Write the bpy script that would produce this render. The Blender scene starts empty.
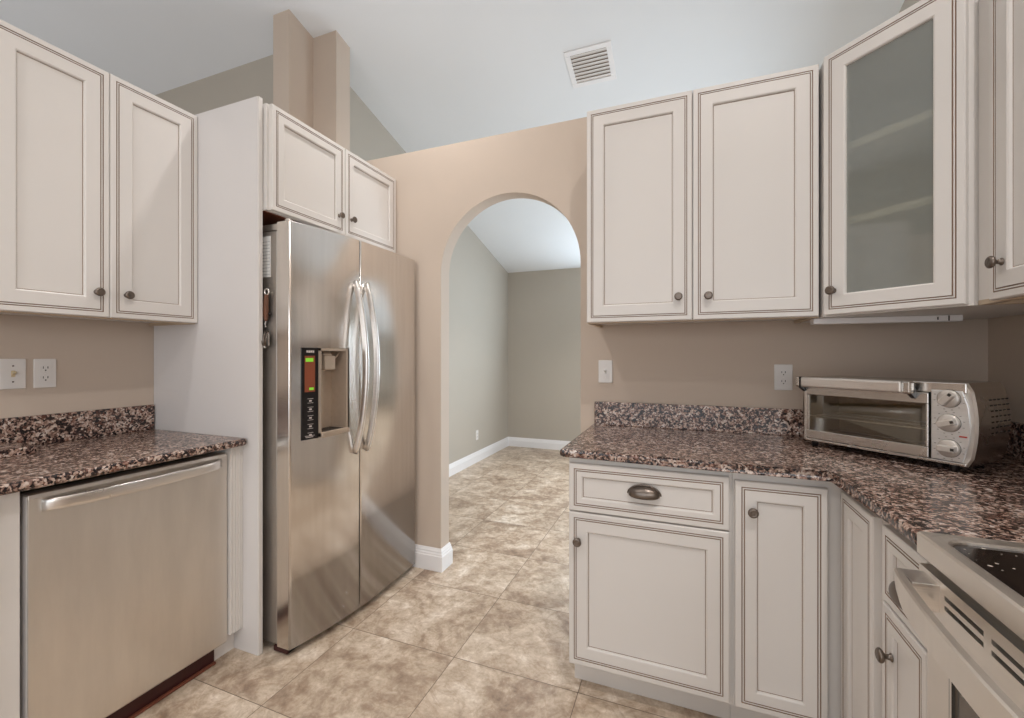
import bpy, bmesh, math, random
from mathutils import Matrix, Vector
random.seed(7)
PI = math.pi
C = bpy.context.scene.collection
SC = bpy.context.scene

# ------------------------------------------------------------------ camera
F_PX = 434.0
YAW = 21.28
CAM_H = 1.264
cam_d = bpy.data.cameras.new('camera')
cam = bpy.data.objects.new('camera', cam_d); C.objects.link(cam)
cam.location = (0, 0, CAM_H)
cam.rotation_euler = (PI/2, 0, math.radians(YAW))
cam_d.sensor_fit = 'HORIZONTAL'; cam_d.sensor_width = 36
cam_d.lens = F_PX/1024*36
cam_d.shift_y = -(359-355.3)/1024
cam_d.clip_start = 0.02; cam_d.clip_end = 60
SC.camera = cam

# ------------------------------------------------------------------ world, exposure
w = bpy.data.worlds.new('world'); SC.world = w; w.use_nodes = True
w.node_tree.nodes['Background'].inputs[0].default_value = (0.75, 0.85, 1.0, 1)
w.node_tree.nodes['Background'].inputs[1].default_value = 0.6
vs = SC.view_settings
vs.view_transform = 'Standard'; vs.look = 'None'; vs.gamma = 1; vs.use_curve_mapping = False
vs.exposure = 0.0

# ------------------------------------------------------------------ lights
def area(name, loc, rot, sx, sy, power, col, shape='RECTANGLE', spread=PI):
    d = bpy.data.lights.new(name, 'AREA'); d.shape = shape; d.size = sx
    if shape == 'RECTANGLE': d.size_y = sy
    d.energy = power; d.color = col; d.spread = spread
    o = bpy.data.objects.new(name, d); C.objects.link(o); o.location = loc; o.rotation_euler = rot
    return o
WARM = (1.0, 0.97, 0.945); DAY = (0.74, 0.88, 1.0); SOFT = (0.93, 0.97, 1.0)
# lamps at windows out of view (behind the camera, in the side room, in the room behind the arch)
area('unseen_window_light', (-0.7, -3.10, 1.45), (PI/2, 0, 0), 2.9, 2.0, 35, SOFT)
area('unseen_window_light', (-5.40, 0.0, 1.6), (PI/2, 0, -PI/2), 2.4, 2.0, 40, (0.90, 0.95, 1.0))
area('unseen_window_light', (1.04, 2.95, 1.35), (PI/2-.12, 0, PI/2), 0.95, 1.3, 32, DAY)
area('unseen_window_light', (-0.55, 5.60, 1.55), (PI/2+.2, 0, PI), 0.8, 1.3, 46, DAY)  # added window lamp, brightens the far ceiling and left wall
area('unseen_window_light', (1.04, -1.45, 1.65), (PI/2, 0, PI/2), 1.1, 1.0, 29, SOFT)  # added window lamp, lights the left cabinets from the side
CAN_R = 0.075
def ceil_z(y): return 3.896-0.2624*y if y > -0.6 else 3.896+0.2624*0.6+0.2624*(y+0.6)
CANS = [(-1.25, 1.75, 7.5), (-1.5, -0.95, 15), (0.55, 0.0, 27), (-0.6, 4.0, 15)]  # the last can is an added, unseen lamp that lights the far wall
for x, y, p in CANS:
    area('can_light_lamp', (x, y, ceil_z(y)-0.045), (0, 0, 0), CAN_R*1.5, 0, p, WARM, 'DISK', math.radians(112) if y > 1 else math.radians(150))

# ------------------------------------------------------------------ node helpers
def new_mat(name):
    m = bpy.data.materials.new(name); m.use_nodes = True
    nt = m.node_tree; b = nt.nodes['Principled BSDF']
    return m, nt, b
def srgb(r, g, b):
    f = lambda c: (c/255/12.92) if c/255 <= 0.04045 else ((c/255+0.055)/1.055)**2.4
    return (f(r), f(g), f(b), 1)
def N(nt, t, **k):
    n = nt.nodes.new(t)
    for a, v in k.items(): setattr(n, a, v)
    return n
def lk(nt, a, b): nt.links.new(a, b)
def coords(nt, scale=(1, 1, 1), kind='Object'):
    tc = N(nt, 'ShaderNodeTexCoord'); mp = N(nt, 'ShaderNodeMapping')
    mp.inputs['Scale'].default_value = scale
    lk(nt, tc.outputs[kind], mp.inputs['Vector']); return mp.outputs['Vector']
def ramp(nt, fac, stops, interp='LINEAR'):
    r = N(nt, 'ShaderNodeValToRGB'); r.color_ramp.interpolation = interp
    e = r.color_ramp.elements
    while len(e) > 1: e.remove(e[-1])
    e[0].position = stops[0][0]; e[0].color = stops[0][1]
    for p, c in stops[1:]:
        n = e.new(p); n.color = c
    lk(nt, fac, r.inputs['Fac']); return r.outputs['Color']
def noise(nt, vec, scale, detail=4, rough=0.55, dist=0):
    n = N(nt, 'ShaderNodeTexNoise'); n.inputs['Scale'].default_value = scale
    n.inputs['Detail'].default_value = detail; n.inputs['Roughness'].default_value = rough
    n.inputs['Distortion'].default_value = dist
    lk(nt, vec, n.inputs['Vector']); return n
def math_(nt, op, a, b=None):
    n = N(nt, 'ShaderNodeMath', operation=op)
    for i, v in enumerate([a, b]):
        if v is None: continue
        if isinstance(v, (int, float)): n.inputs[i].default_value = v
        else: lk(nt, v, n.inputs[i])
    return n.outputs[0]
def mix(nt, fac, a, b, mode='MIX'):
    n = N(nt, 'ShaderNodeMix', data_type='RGBA', blend_type=mode)
    if isinstance(fac, (int, float)): n.inputs[0].default_value = fac
    else: lk(nt, fac, n.inputs[0])
    for i, v in ((6, a), (7, b)):
        if isinstance(v, tuple): n.inputs[i].default_value = v
        else: lk(nt, v, n.inputs[i])
    return n.outputs[2]
def bump(nt, b, h, strength, dist=0.001):
    n = N(nt, 'ShaderNodeBump'); n.inputs['Strength'].default_value = strength
    n.inputs['Distance'].default_value = dist
    lk(nt, h, n.inputs['Height']); lk(nt, n.outputs[0], b.inputs['Normal'])

def paint(name, col, rough=0.5, vary=0.03, bumps=0.15, scale=90, coat=0):
    m, nt, b = new_mat(name)
    v = coords(nt)
    n1 = noise(nt, v, 2.5, 3)
    c2 = tuple(min(1, x*(1+vary)) for x in col[:3])+(1,); c1 = tuple(x*(1-vary) for x in col[:3])+(1,)
    lk(nt, ramp(nt, n1.outputs['Fac'], [(0.3, c1), (0.7, c2)]), b.inputs['Base Color'])
    b.inputs['Roughness'].default_value = rough
    n2 = noise(nt, v, scale, 3)
    bump(nt, b, n2.outputs['Fac'], bumps, 0.0006)
    return m
def plain(name, col, rough=0.5, metal=0.0, spec=None):
    m, nt, b = new_mat(name)
    v = coords(nt); n1 = noise(nt, v, 40, 3)
    c2 = tuple(min(1, x*1.04) for x in col[:3])+(1,); c1 = tuple(x*0.96 for x in col[:3])+(1,)
    lk(nt, ramp(nt, n1.outputs['Fac'], [(0.3, c1), (0.7, c2)]), b.inputs['Base Color'])
    b.inputs['Roughness'].default_value = rough; b.inputs['Metallic'].default_value = metal
    return m
def steel(name, col, rough, stretch=(4, 4, 300), rv=0.08, bumpy=0.0, aniso=0.0):
    m, nt, b = new_mat(name)
    v = coords(nt, stretch)
    n1 = noise(nt, v, 1.0, 4, 0.6)
    c1 = tuple(x*0.95 for x in col[:3])+(1,)
    c2 = tuple(min(1, x*1.03) for x in col[:3])+(1,)
    lk(nt, ramp(nt, n1.outputs['Fac'], [(0.35, c1), (0.65, c2)]), b.inputs['Base Color'])
    v2 = coords(nt); n2 = noise(nt, v2, 5.0, 4, 0.6)
    r = N(nt, 'ShaderNodeMapRange'); r.inputs['To Min'].default_value = max(0.02, rough-rv); r.inputs['To Max'].default_value = rough+rv
    r.inputs['From Min'].default_value = 0.3; r.inputs['From Max'].default_value = 0.7
    lk(nt, n2.outputs['Fac'], r.inputs['Value']); lk(nt, r.outputs[0], b.inputs['Roughness'])
    b.inputs['Metallic'].default_value = 1.0
    if bumpy: bump(nt, b, n1.outputs['Fac'], bumpy, 0.0002)
    return m
def granite(name):
    m, nt, b = new_mat(name)
    v = coords(nt)
    w1 = noise(nt, v, 30, 3)
    mv = N(nt, 'ShaderNodeVectorMath', operation='MULTIPLY_ADD')
    lk(nt, w1.outputs['Color'], mv.inputs[0]); mv.inputs[1].default_value = (0.02, 0.02, 0.02); lk(nt, v, mv.inputs[2])
    vo = N(nt, 'ShaderNodeTexVoronoi'); vo.inputs['Scale'].default_value = 150; vo.inputs['Randomness'].default_value = 1; lk(nt, mv.outputs[0], vo.inputs['Vector'])
    sep = N(nt, 'ShaderNodeSeparateColor'); lk(nt, vo.outputs['Color'], sep.inputs[0])
    big = noise(nt, mv.outputs[0], 38, 5, 0.7, 0.6)
    fine = noise(nt, v, 190, 3, 0.7)
    f = math_(nt, 'ADD', math_(nt, 'ADD', math_(nt, 'MULTIPLY', sep.outputs[0], 0.30), math_(nt, 'MULTIPLY', big.outputs['Fac'], 0.75)), math_(nt, 'MULTIPLY', fine.outputs['Fac'], 0.22))
    col = ramp(nt, f, [(0.0, srgb(20, 14, 15)), (0.55, srgb(30, 21, 22)), (0.60, srgb(70, 51, 47)), (0.64, srgb(116, 88, 77)),
                       (0.68, srgb(148, 120, 107)), (0.74, srgb(182, 157, 142)), (0.82, srgb(206, 192, 182)), (0.95, srgb(206, 196, 190))])
    red = noise(nt, v, 46, 2)
    col2 = mix(nt, ramp(nt, red.outputs['Fac'], [(0.58, (0, 0, 0, 1)), (0.66, (1, 1, 1, 1))]), col, srgb(150, 92, 70), 'MIX')
    col3 = mix(nt, 0.30, col, col2)
    lk(nt, col3, b.inputs['Base Color'])
    b.inputs['Roughness'].default_value = 0.2
    b.inputs['IOR'].default_value = 1.58
    bump(nt, b, w1.outputs['Fac'], 0.04, 0.001)
    return m
def floor_tile(name):
    m, nt, b = new_mat(name)
    TX, TY, X0, Y0 = 0.525, 0.475, -0.885, 1.605
    g = N(nt, 'ShaderNodeNewGeometry'); s = N(nt, 'ShaderNodeSeparateXYZ'); lk(nt, g.outputs['Position'], s.inputs[0])
    ux = math_(nt, 'DIVIDE', math_(nt, 'SUBTRACT', s.outputs[0], X0), TX)
    uy = math_(nt, 'DIVIDE', math_(nt, 'SUBTRACT', s.outputs[1], Y0), TY)
    def edge(u, T):
        fr = math_(nt, 'FRACT', u)
        d = math_(nt, 'MINIMUM', fr, math_(nt, 'SUBTRACT', 1.0, fr))
        return math_(nt, 'MULTIPLY', d, T)
    d = math_(nt, 'MINIMUM', edge(ux, TX), edge(uy, TY))
    grout = math_(nt, 'LESS_THAN', d, 0.0015)
    ix = math_(nt, 'FLOOR', ux); iy = math_(nt, 'FLOOR', uy)
    cb = N(nt, 'ShaderNodeCombineXYZ'); lk(nt, math_(nt, 'MULTIPLY', ix, 7.31), cb.inputs[0]); lk(nt, math_(nt, 'MULTIPLY', iy, 3.77), cb.inputs[1])
    lk(nt, math_(nt, 'ADD', ix, math_(nt, 'MULTIPLY', iy, 2.13)), cb.inputs[2])
    av = N(nt, 'ShaderNodeVectorMath', operation='ADD'); lk(nt, g.outputs['Position'], av.inputs[0]); lk(nt, cb.outputs[0], av.inputs[1])
    n1 = noise(nt, av.outputs[0], 3.6, 8, 0.66, 0.8)
    n2 = noise(nt, av.outputs[0], 17, 6, 0.65, 0.5)
    n3 = noise(nt, av.outputs[0], 60, 4, 0.7)
    f = math_(nt, 'ADD', math_(nt, 'ADD', math_(nt, 'MULTIPLY', n1.outputs['Fac'], 0.5), math_(nt, 'MULTIPLY', n2.outputs['Fac'], 0.36)), math_(nt, 'MULTIPLY', n3.outputs['Fac'], 0.14))
    col = ramp(nt, f, [(0.38, srgb(134, 113, 95)), (0.45, srgb(163, 142, 122)), (0.5, srgb(185, 166, 145)), (0.55, srgb(202, 184, 164)), (0.62, srgb(226, 213, 197))])
    v1 = noise(nt, av.outputs[0], 5.5, 6, 0.6, 1.6)
    vein = ramp(nt, v1.outputs['Fac'], [(0.47, (0, 0, 0, 1)), (0.5, (1, 1, 1, 1)), (0.53, (0, 0, 0, 1))])
    vf = math_(nt, 'MULTIPLY', vein, 0.28)
    col = mix(nt, vf, col, srgb(150, 118, 92))
    col = mix(nt, grout, col, srgb(112, 95, 80))
    lk(nt, col, b.inputs['Base Color'])
    b.inputs['Roughness'].default_value = 0.38
    hh = math_(nt, 'SUBTRACT', n2.outputs['Fac'], math_(nt, 'MULTIPLY', grout, 2.0))
    bump(nt, b, hh, 0.25, 0.0012)
    return m
def glass(name, col=(0.9, 0.93, 0.9, 1), rough=0.0, alpha=None, spec=0.5, mixd=None):
    m, nt, b = new_mat(name)
    b.inputs['Base Color'].default_value = col; b.inputs['Roughness'].default_value = rough
    b.inputs['Transmission Weight'].default_value = 1.0; b.inputs['IOR'].default_value = 1.45
    if mixd:
        v = coords(nt); n1 = noise(nt, v, 14, 2)
        lk(nt, ramp(nt, n1.outputs['Fac'], [(0.3, mixd[0]), (0.7, mixd[1])]), b.inputs['Base Color'])
        b.inputs['Transmission Weight'].default_value = mixd[2]
        b.inputs['Coat Weight'].default_value = 1.0; b.inputs['Coat Roughness'].default_value = 0.04
    return m

M = {}
M['cab'] = paint('cabinet_cream_paint', srgb(221, 216, 211), 0.38, 0.012, 0.05)
M['cab_in'] = paint('cabinet_interior', srgb(196, 180, 158), 0.5)
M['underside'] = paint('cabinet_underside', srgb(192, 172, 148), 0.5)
M['shelf'] = paint('shelf_birch', srgb(246, 230, 206), 0.5)
M['panel'] = paint('panel_off_white', srgb(219, 215, 213), 0.42, 0.012, 0.05)
M['glaze'] = plain('brown_glaze', srgb(146, 121, 103), 0.55)
M['wall'] = paint('beige_wall_paint', srgb(199, 183, 168), 0.8, 0.01, 0.3, 220)
M['wall_grey'] = paint('greige_wall_tone', srgb(183, 175, 163), 0.8, 0.01, 0.3, 220)  # slightly greyer tone than the kitchen walls
M['ceiling'] = paint('ceiling_white_paint', srgb(232, 234, 236), 0.9, 0.008, 0.25, 120)
M['trim'] = paint('trim_white', srgb(238, 236, 236), 0.4, 0.01, 0.03)
M['floor'] = floor_tile('travertine_tile')
M['granite'] = granite('brown_granite')
M['steel'] = steel('stainless_brushed', (0.75, 0.715, 0.68, 1), 0.22, (45, 45, 1.2), 0.03)
M['steel_dw'] = steel('stainless_smudged', (0.80, 0.765, 0.72, 1), 0.40, (14, 14, 2.5), 0.06)
M['steel_dark'] = steel('painted_grey_steel', (0.48, 0.44, 0.40, 1), 0.5)
M['steel_hi'] = steel('satin_handle', (0.84, 0.81, 0.78, 1), 0.34)
M['steel_oven'] = steel('toaster_steel', (0.64, 0.60, 0.56, 1), 0.25, (2, 2, 200), 0.05)
M['steel_face'] = steel('toaster_face', (0.80, 0.81, 0.82, 1), 0.38, (2, 2, 200), 0.05)
M['steel_range'] = steel('range_steel', (0.84, 0.79, 0.73, 1), 0.40, (2, 150, 2), 0.05)
M['pewter'] = plain('aged_pewter', (0.20, 0.165, 0.14, 1), 0.34, 1.0)
M['black'] = plain('black_plastic', (0.010, 0.008, 0.008, 1), 0.3)
M['void'] = plain('dark_recess', (0.012, 0.008, 0.007, 1), 0.8)
M['maroon'] = plain('maroon_kick', srgb(58, 20, 18), 0.5)
M['wood'] = plain('reddish_wood', srgb(112, 62, 44), 0.5)
M['plate'] = paint('white_plastic', srgb(226, 222, 218), 0.35, 0.005, 0.0)
M['slot'] = plain('slot_dark', (0.03, 0.025, 0.02, 1), 0.6)
M['almond'] = plain('almond_plastic', srgb(205, 186, 150), 0.4)
M['disp'] = plain('dispenser_grey', srgb(186, 168, 150), 0.38, 0.3)
M['white_ink'] = plain('white_ink', srgb(205, 195, 190), 0.5)
M['leather'] = plain('brown_leather', srgb(112, 76, 58), 0.55)
M['paper'] = plain('paper_label', srgb(214, 212, 208), 0.7)
M['print'] = plain('grey_print', srgb(150, 150, 150), 0.7)
M['knob'] = plain('champagne_knob', (0.62, 0.57, 0.52, 1), 0.42, 0.6)
M['red'] = plain('red_indicator', srgb(170, 40, 30), 0.4)
M['oven_in'] = plain('oven_interior', (0.36, 0.31, 0.24, 1), 0.4, 0.6)
M['vent'] = paint('vent_grille', srgb(205, 197, 190), 0.5, 0.01, 0.0)
def pane_mat(name, tint, gl_fac, gl_rough=0.03, trans=None, t_fac=0.0):
    m, nt, b = new_mat(name); out = nt.nodes['Material Output']; nt.nodes.remove(b)
    tr = N(nt, 'ShaderNodeBsdfTransparent'); tr.inputs[0].default_value = tint
    cur = tr.outputs[0]
    if trans:
        tl = N(nt, 'ShaderNodeBsdfTranslucent'); df = N(nt, 'ShaderNodeBsdfDiffuse')
        v = coords(nt); n1 = noise(nt, v, 9, 2)
        cc = ramp(nt, n1.outputs['Fac'], [(0.3, trans), (0.7, tuple(min(1, x*1.03) for x in trans[:3])+(1,))])
        lk(nt, cc, tl.inputs[0]); lk(nt, cc, df.inputs[0])
        m0 = N(nt, 'ShaderNodeMixShader'); m0.inputs[0].default_value = 0.45
        lk(nt, df.outputs[0], m0.inputs[1]); lk(nt, tl.outputs[0], m0.inputs[2])
        m1 = N(nt, 'ShaderNodeMixShader'); m1.inputs[0].default_value = t_fac
        lk(nt, cur, m1.inputs[1]); lk(nt, m0.outputs[0], m1.inputs[2]); cur = m1.outputs[0]
    gl = N(nt, 'ShaderNodeBsdfGlossy'); gl.inputs['Roughness'].default_value = gl_rough
    m2 = N(nt, 'ShaderNodeMixShader'); m2.inputs[0].default_value = gl_fac
    lk(nt, cur, m2.inputs[1]); lk(nt, gl.outputs[0], m2.inputs[2]); lk(nt, m2.outputs[0], out.inputs[0])
    return m
M['glass_oven'] = pane_mat('toaster_glass', (0.80, 0.76, 0.68, 1), 0.12)
M['glass_win'] = glass('window_glass', (0.95, 0.98, 1, 1))
M['frost'] = pane_mat('frosted_glass', (0.86, 0.88, 0.86, 1), 0.11, 0.05, srgb(205, 208, 202), 0.36)
M['oven_glass'] = plain('oven_window_glass', srgb(112, 102, 92), 0.14, 0.3)
def cooktop_mat():
    m, nt, b = new_mat('black_glass_cooktop')
    v = coords(nt)
    vo = N(nt, 'ShaderNodeTexVoronoi'); vo.inputs['Scale'].default_value = 62; lk(nt, v, vo.inputs['Vector'])
    s = N(nt, 'ShaderNodeSeparateColor'); lk(nt, vo.outputs['Color'], s.inputs[0])
    sel = math_(nt, 'GREATER_THAN', s.outputs[0], 0.55)
    dot = math_(nt, 'LESS_THAN', vo.outputs['Distance'], math_(nt, 'MULTIPLY', s.outputs[1], 0.26))
    f = math_(nt, 'MULTIPLY', sel, dot)
    lk(nt, mix(nt, f, srgb(22, 14, 12), srgb(190, 180, 170)), b.inputs['Base Color'])
    b.inputs['Roughness'].default_value = 0.10
    return m
M['cooktop'] = cooktop_mat()
def emit(name, col, s):
    m, nt, b = new_mat(name)
    b.inputs['Base Color'].default_value = col; b.inputs['Emission Color'].default_value = col
    b.inputs['Emission Strength'].default_value = s; return m
M['green_led'] = emit('green_display', srgb(120, 190, 50), 0.5)
M['lcd'] = emit('amber_display', srgb(120, 62, 40), 0.25)
M['lamp_glow'] = emit('lamp_lens', (1, 0.9, 0.78, 1), 6)

# ------------------------------------------------------------------ mesh helpers
class MB:
    def __init__(s): s.bm = bmesh.new(); s.mats = []
    def mi(s, m):
        if m not in s.mats: s.mats.append(m)
        return s.mats.index(m)
    def box(s, x0, x1, y0, y1, z0, z1, mat, bev=0.0, seg=2):
        b = bmesh.new()
        vs_ = [b.verts.new((x, y, z)) for x in (x0, x1) for y in (y0, y1) for z in (z0, z1)]
        for f in ((0, 1, 3, 2), (4, 6, 7, 5), (0, 4, 5, 1), (2, 3, 7, 6), (0, 2, 6, 4), (1, 5, 7, 3)):
            b.faces.new([vs_[i] for i in f])
        if bev: bmesh.ops.bevel(b, geom=b.edges[:], offset=bev, segments=seg, profile=0.5, affect='EDGES')
        s.merge(b, mat); return s
    def merge(s, b, mat, mtx=None, smooth=False):
        idx = s.mi(mat) if mat else None
        bmesh.ops.recalc_face_normals(b, faces=b.faces[:])
        mp = {}
        for v in b.verts: mp[v] = s.bm.verts.new((mtx @ v.co) if mtx else v.co)
        for f in b.faces:
            try:
                nf = s.bm.faces.new([mp[v] for v in f.verts])
            except ValueError: continue
            nf.material_index = idx if idx is not None else 0
            nf.smooth = smooth or f.smooth
        b.free()
    def prism(s, pts, d0, d1, mat, axis='z', bev=0, seg=2, smooth=False, bevsel=None):
        b = bmesh.new()
        def P(p, d): return {'z': (p[0], p[1], d), 'y': (p[0], d, p[1]), 'x': (d, p[0], p[1])}[axis]
        lo = [b.verts.new(P(p, d0)) for p in pts]; hi = [b.verts.new(P(p, d1)) for p in pts]
        b.faces.new(lo); b.faces.new(hi[::-1]); n = len(pts)
        for i in range(n): b.faces.new((lo[i], lo[(i+1) % n], hi[(i+1) % n], hi[i]))
        if bev:
            b.verts.ensure_lookup_table()
            es = [e for e in b.edges if (bevsel(e) if bevsel else True)]
            bmesh.ops.bevel(b, geom=es, offset=bev, segments=seg, profile=0.5, affect='EDGES')
        s.merge(b, mat, smooth=smooth); return s
    def lathe(s, prof, mat, origin=(0, 0, 0), axis=(0, 0, 1), n=20, squash=(1, 1)):
        b = bmesh.new(); rings = []
        for r, h in prof:
            if r < 1e-6: rings.append([b.verts.new((0, 0, h))])
            else: rings.append([b.verts.new((r*squash[0]*math.cos(2*PI*i/n), r*squash[1]*math.sin(2*PI*i/n), h)) for i in range(n)])
        for a, c in zip(rings, rings[1:]):
            for i in range(n):
                q = [a[i % len(a)], a[(i+1) % len(a)] if len(a) > 1 else None, c[(i+1) % len(c)] if len(c) > 1 else None, c[i % len(c)]]
                q = [v for v in q if v is not None]
                if len(a) == 1: q = [a[0], c[(i+1) % n], c[i]]
                if len(c) == 1: q = [a[i], a[(i+1) % n], c[0]]
                try: f = b.faces.new(q); f.smooth = True
                except ValueError: pass
        if len(rings[0]) > 1: b.faces.new(rings[0])
        if len(rings[-1]) > 1: b.faces.new(rings[-1])
        q = Vector((0, 0, 1)).rotation_difference(Vector(axis).normalized())
        s.merge(b, mat, Matrix.Translation(origin) @ q.to_matrix().to_4x4(), False); return s
    def sweep(s, pts, rx, ry, mat, n=10, up=(0, 0, 1), power=1.0, closed=False):
        """tube with an elliptic (or squarish) section along pts"""
        b = bmesh.new(); rings = []; m = len(pts)
        P = [Vector(p) for p in pts]
        for i, p in enumerate(P):
            if closed: t = P[(i+1) % m]-P[i-1]
            else: t = P[min(i+1, m-1)]-P[max(i-1, 0)]
            t.normalize(); u = Vector(up); sd = t.cross(u)
            if sd.length < 1e-5: sd = t.cross(Vector((1, 0, 0)))
            sd.normalize(); u2 = sd.cross(t).normalized()
            a = rx[i] if isinstance(rx, (list, tuple)) else rx
            c = ry[i] if isinstance(ry, (list, tuple)) else ry
            ring = []
            for k in range(n):
                th = 2*PI*(k+0.5)/n; cc, ss = math.cos(th), math.sin(th)
                cc = math.copysign(abs(cc)**power, cc); ss = math.copysign(abs(ss)**power, ss)
                ring.append(b.verts.new(p+sd*a*cc+u2*c*ss))
            rings.append(ring)
        rr = list(zip(rings, rings[1:]))
        if closed: rr.append((rings[-1], rings[0]))
        for A, B in rr:
            for k in range(n):
                f = b.faces.new((A[k], A[(k+1) % n], B[(k+1) % n], B[k])); f.smooth = True
        if not closed: b.faces.new(rings[0]); b.faces.new(rings[-1])
        s.merge(b, mat); return s
    def rings(s, w, h, prof, open_mat=None, center=True, flat=None):
        """rectangular nested rings, prof = [(offset, y, mat for band leading to it)], front is -y"""
        b = s.bm; prev = None
        for off, y, mt in prof:
            o = off if isinstance(off, tuple) else (off, off)
            r = [b.verts.new((o[0], y, o[1])), b.verts.new((w-o[0], y, o[1])), b.verts.new((w-o[0], y, h-o[1])), b.verts.new((o[0], y, h-o[1]))]
            if prev:
                for i in range(4):
                    f = b.faces.new((prev[i], prev[(i+1) % 4], r[(i+1) % 4], r[i])); f.material_index = s.mi(mt)
            else: first = r
            prev = r
        if center:
            f = b.faces.new(prev); f.material_index = s.mi(prof[-1][2] if flat is None else flat)
            f = b.faces.new(first[::-1]); f.material_index = s.mi(prof[1][2])
        else:
            for i in range(4):
                f = b.faces.new((prev[i], prev[(i+1) % 4], first[(i+1) % 4], first[i])); f.material_index = s.mi(prof[1][2])
        return s
    def build(s, name, parent=None, loc=(0, 0, 0), rotz=0, smooth_angle=None):
        me = bpy.data.meshes.new(name); s.bm.normal_update(); s.bm.to_mesh(me); s.bm.free()
        for m in s.mats: me.materials.append(m)
        o = bpy.data.objects.new(name, me); C.objects.link(o)
        if parent: o.parent = parent
        o.location = loc; o.rotation_euler = (0, 0, rotz)
        return o
def thing(name, label, cat, loc=(0, 0, 0), rotz=0, group=None):
    o = bpy.data.objects.new(name, None); C.objects.link(o)
    o.empty_display_size = 0.05
    o.location = loc; o.rotation_euler = (0, 0, rotz); o['label'] = label; o['category'] = cat
    if group: o['group'] = group
    return o
def tag(o, label, cat, group=None):
    o['label'] = label; o['category'] = cat
    if group: o['group'] = group
    return o
def struct(mb, name):
    o = mb.build(name); o['kind'] = 'structure'; return o

# ------------------------------------------------------------------ room shell
XL, XR, YA, YB2 = -2.352, 1.10, 2.219, 2.315
YF, XG = 5.64, -2.257
XO, YO = -5.5, -3.2
mb = MB(); mb.box(XO-.1, XR+.1, YO-.1, YF+.1, -0.08, 0, M['floor']); struct(mb, 'floor')
mb = MB()
Yr = -0.6
mb.prism([(YF+.1, ceil_z(YF+.1)), (Yr, ceil_z(Yr)), (YO-.1, ceil_z(YO-.1)), (YO-.1, ceil_z(YO-.1)+.1), (Yr, ceil_z(Yr)+.1), (YF+.1, ceil_z(YF+.1)+.1)],
         XO-.1, XR+.1, M['ceiling'], axis='x')
struct(mb, 'ceiling')
# arch wall
AX0, AX1, ZS = -1.311, -0.484, 1.745
rad = (AX1-AX0)/2; acx = (AX0+AX1)/2
pts = [(XL, 0), (AX0, 0)]
for i in range(0, 41):
    a = PI-PI*i/40; pts.append((acx+rad*math.cos(a), ZS+rad*math.sin(a)))
pts += [(AX1, 0), (XR, 0), (XR, 2.49), (XL, 2.49)]
mb = MB(); mb.prism(pts, YA, YB2, M['wall'], axis='y', bev=0.004, seg=2, bevsel=lambda e: abs(e.verts[0].co.y-e.verts[1].co.y) < 1e-6 and AX0-.01 < e.verts[0].co.x < AX1+.01 and AX0-.01 < e.verts[1].co.x < AX1+.01 and not (e.verts[0].co.z < .01 and e.verts[1].co.z < .01))
for f in mb.bm.faces:
    pass
struct(mb, 'wall_arch')
# low wall behind the left cabinets
mb = MB(); mb.box(XL-.12, XL, -1.9, YA, 0, 2.30, M['wall']); struct(mb, 'wall_left')
# boxed chase above the refrigerator
mb = MB(); z0 = 2.365
cp = [(-2.362, 1.975), (-2.23, 1.975), (-2.23, 2.163), (-2.04, 2.163), (-2.04, 2.285), (-2.362, 2.285)]
b = bmesh.new()
lo = [b.verts.new((x, y, z0)) for x, y in cp]; hi = [b.verts.new((x, y, ceil_z(y)+0.02)) for x, y in cp]
b.faces.new(lo); b.faces.new(hi)
for i in range(6): b.faces.new((lo[i], lo[(i+1) % 6], hi[(i+1) % 6], hi[i]))
mb.merge(b, M['wall']); struct(mb, 'wall_chase')
# grey wall of the side room, in line with the arch wall
mb = MB()
mb.prism([(2.177, 0), (2.315, 0), (2.315, ceil_z(2.315)), (2.177, ceil_z(2.177))], XO, XL-.001, M['wall_grey'], axis='x'); struct(mb, 'wall_side')
mb = MB()
mb.prism([(YB2, 0), (YF, 0), (YF, ceil_z(YF)), (YB2, ceil_z(YB2))], XG-.1, XG, M['wall_grey'], axis='x'); struct(mb, 'wall_far_left')
mb = MB()
for a in ((XG-.1, -.97, 0, ceil_z(YF)), (-.13, XR+.1, 0, ceil_z(YF)), (-.97, -.13, 0, .9), (-.97, -.13, 2.2, ceil_z(YF))): mb.box(a[0], a[1], YF, YF+.1, a[2], a[3], M['wall_grey'])
struct(mb, 'wall_far')
# right wall with the far-room window opening (y 3.1..4.8, z .75..2.35)
mb = MB()
wy0, wy1, wz0, wz1 = 2.45, 3.45, 0.62, 2.08
for a, c, z0_, zt in ((YO, -2.05, 0, None), (-0.85, -0.6, 0, None), (-0.6, wy0, 0, None), (wy1, YF, 0, None)):
    mb.prism([(a, 0), (c, 0), (c, ceil_z(c)), (a, ceil_z(a))], XR, XR+.1, M['wall'] if c < 2.5 else M['wall_grey'], axis='x')
mb.prism([(-2.05, 0), (-.85, 0), (-.85, 1.1), (-2.05, 1.1)], XR, XR+.1, M['wall'], axis='x')
mb.prism([(-2.05, 2.2), (-.85, 2.2), (-.85, ceil_z(-.85)), (-2.05, ceil_z(-2.05))], XR, XR+.1, M['wall'], axis='x')
mb.prism([(wy0, 0), (wy1, 0), (wy1, wz0), (wy0, wz0)], XR, XR+.1, M['wall_grey'], axis='x')
mb.prism([(wy0, wz1), (wy1, wz1), (wy1, ceil_z(wy1)), (wy0, ceil_z(wy0))], XR, XR+.1, M['wall_grey'], axis='x')
struct(mb, 'wall_right')
mb = MB()
bx0, bx1, bz0, bz1 = -2.2, 0.8, 0.4, 2.5
zb = ceil_z(YO)
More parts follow.
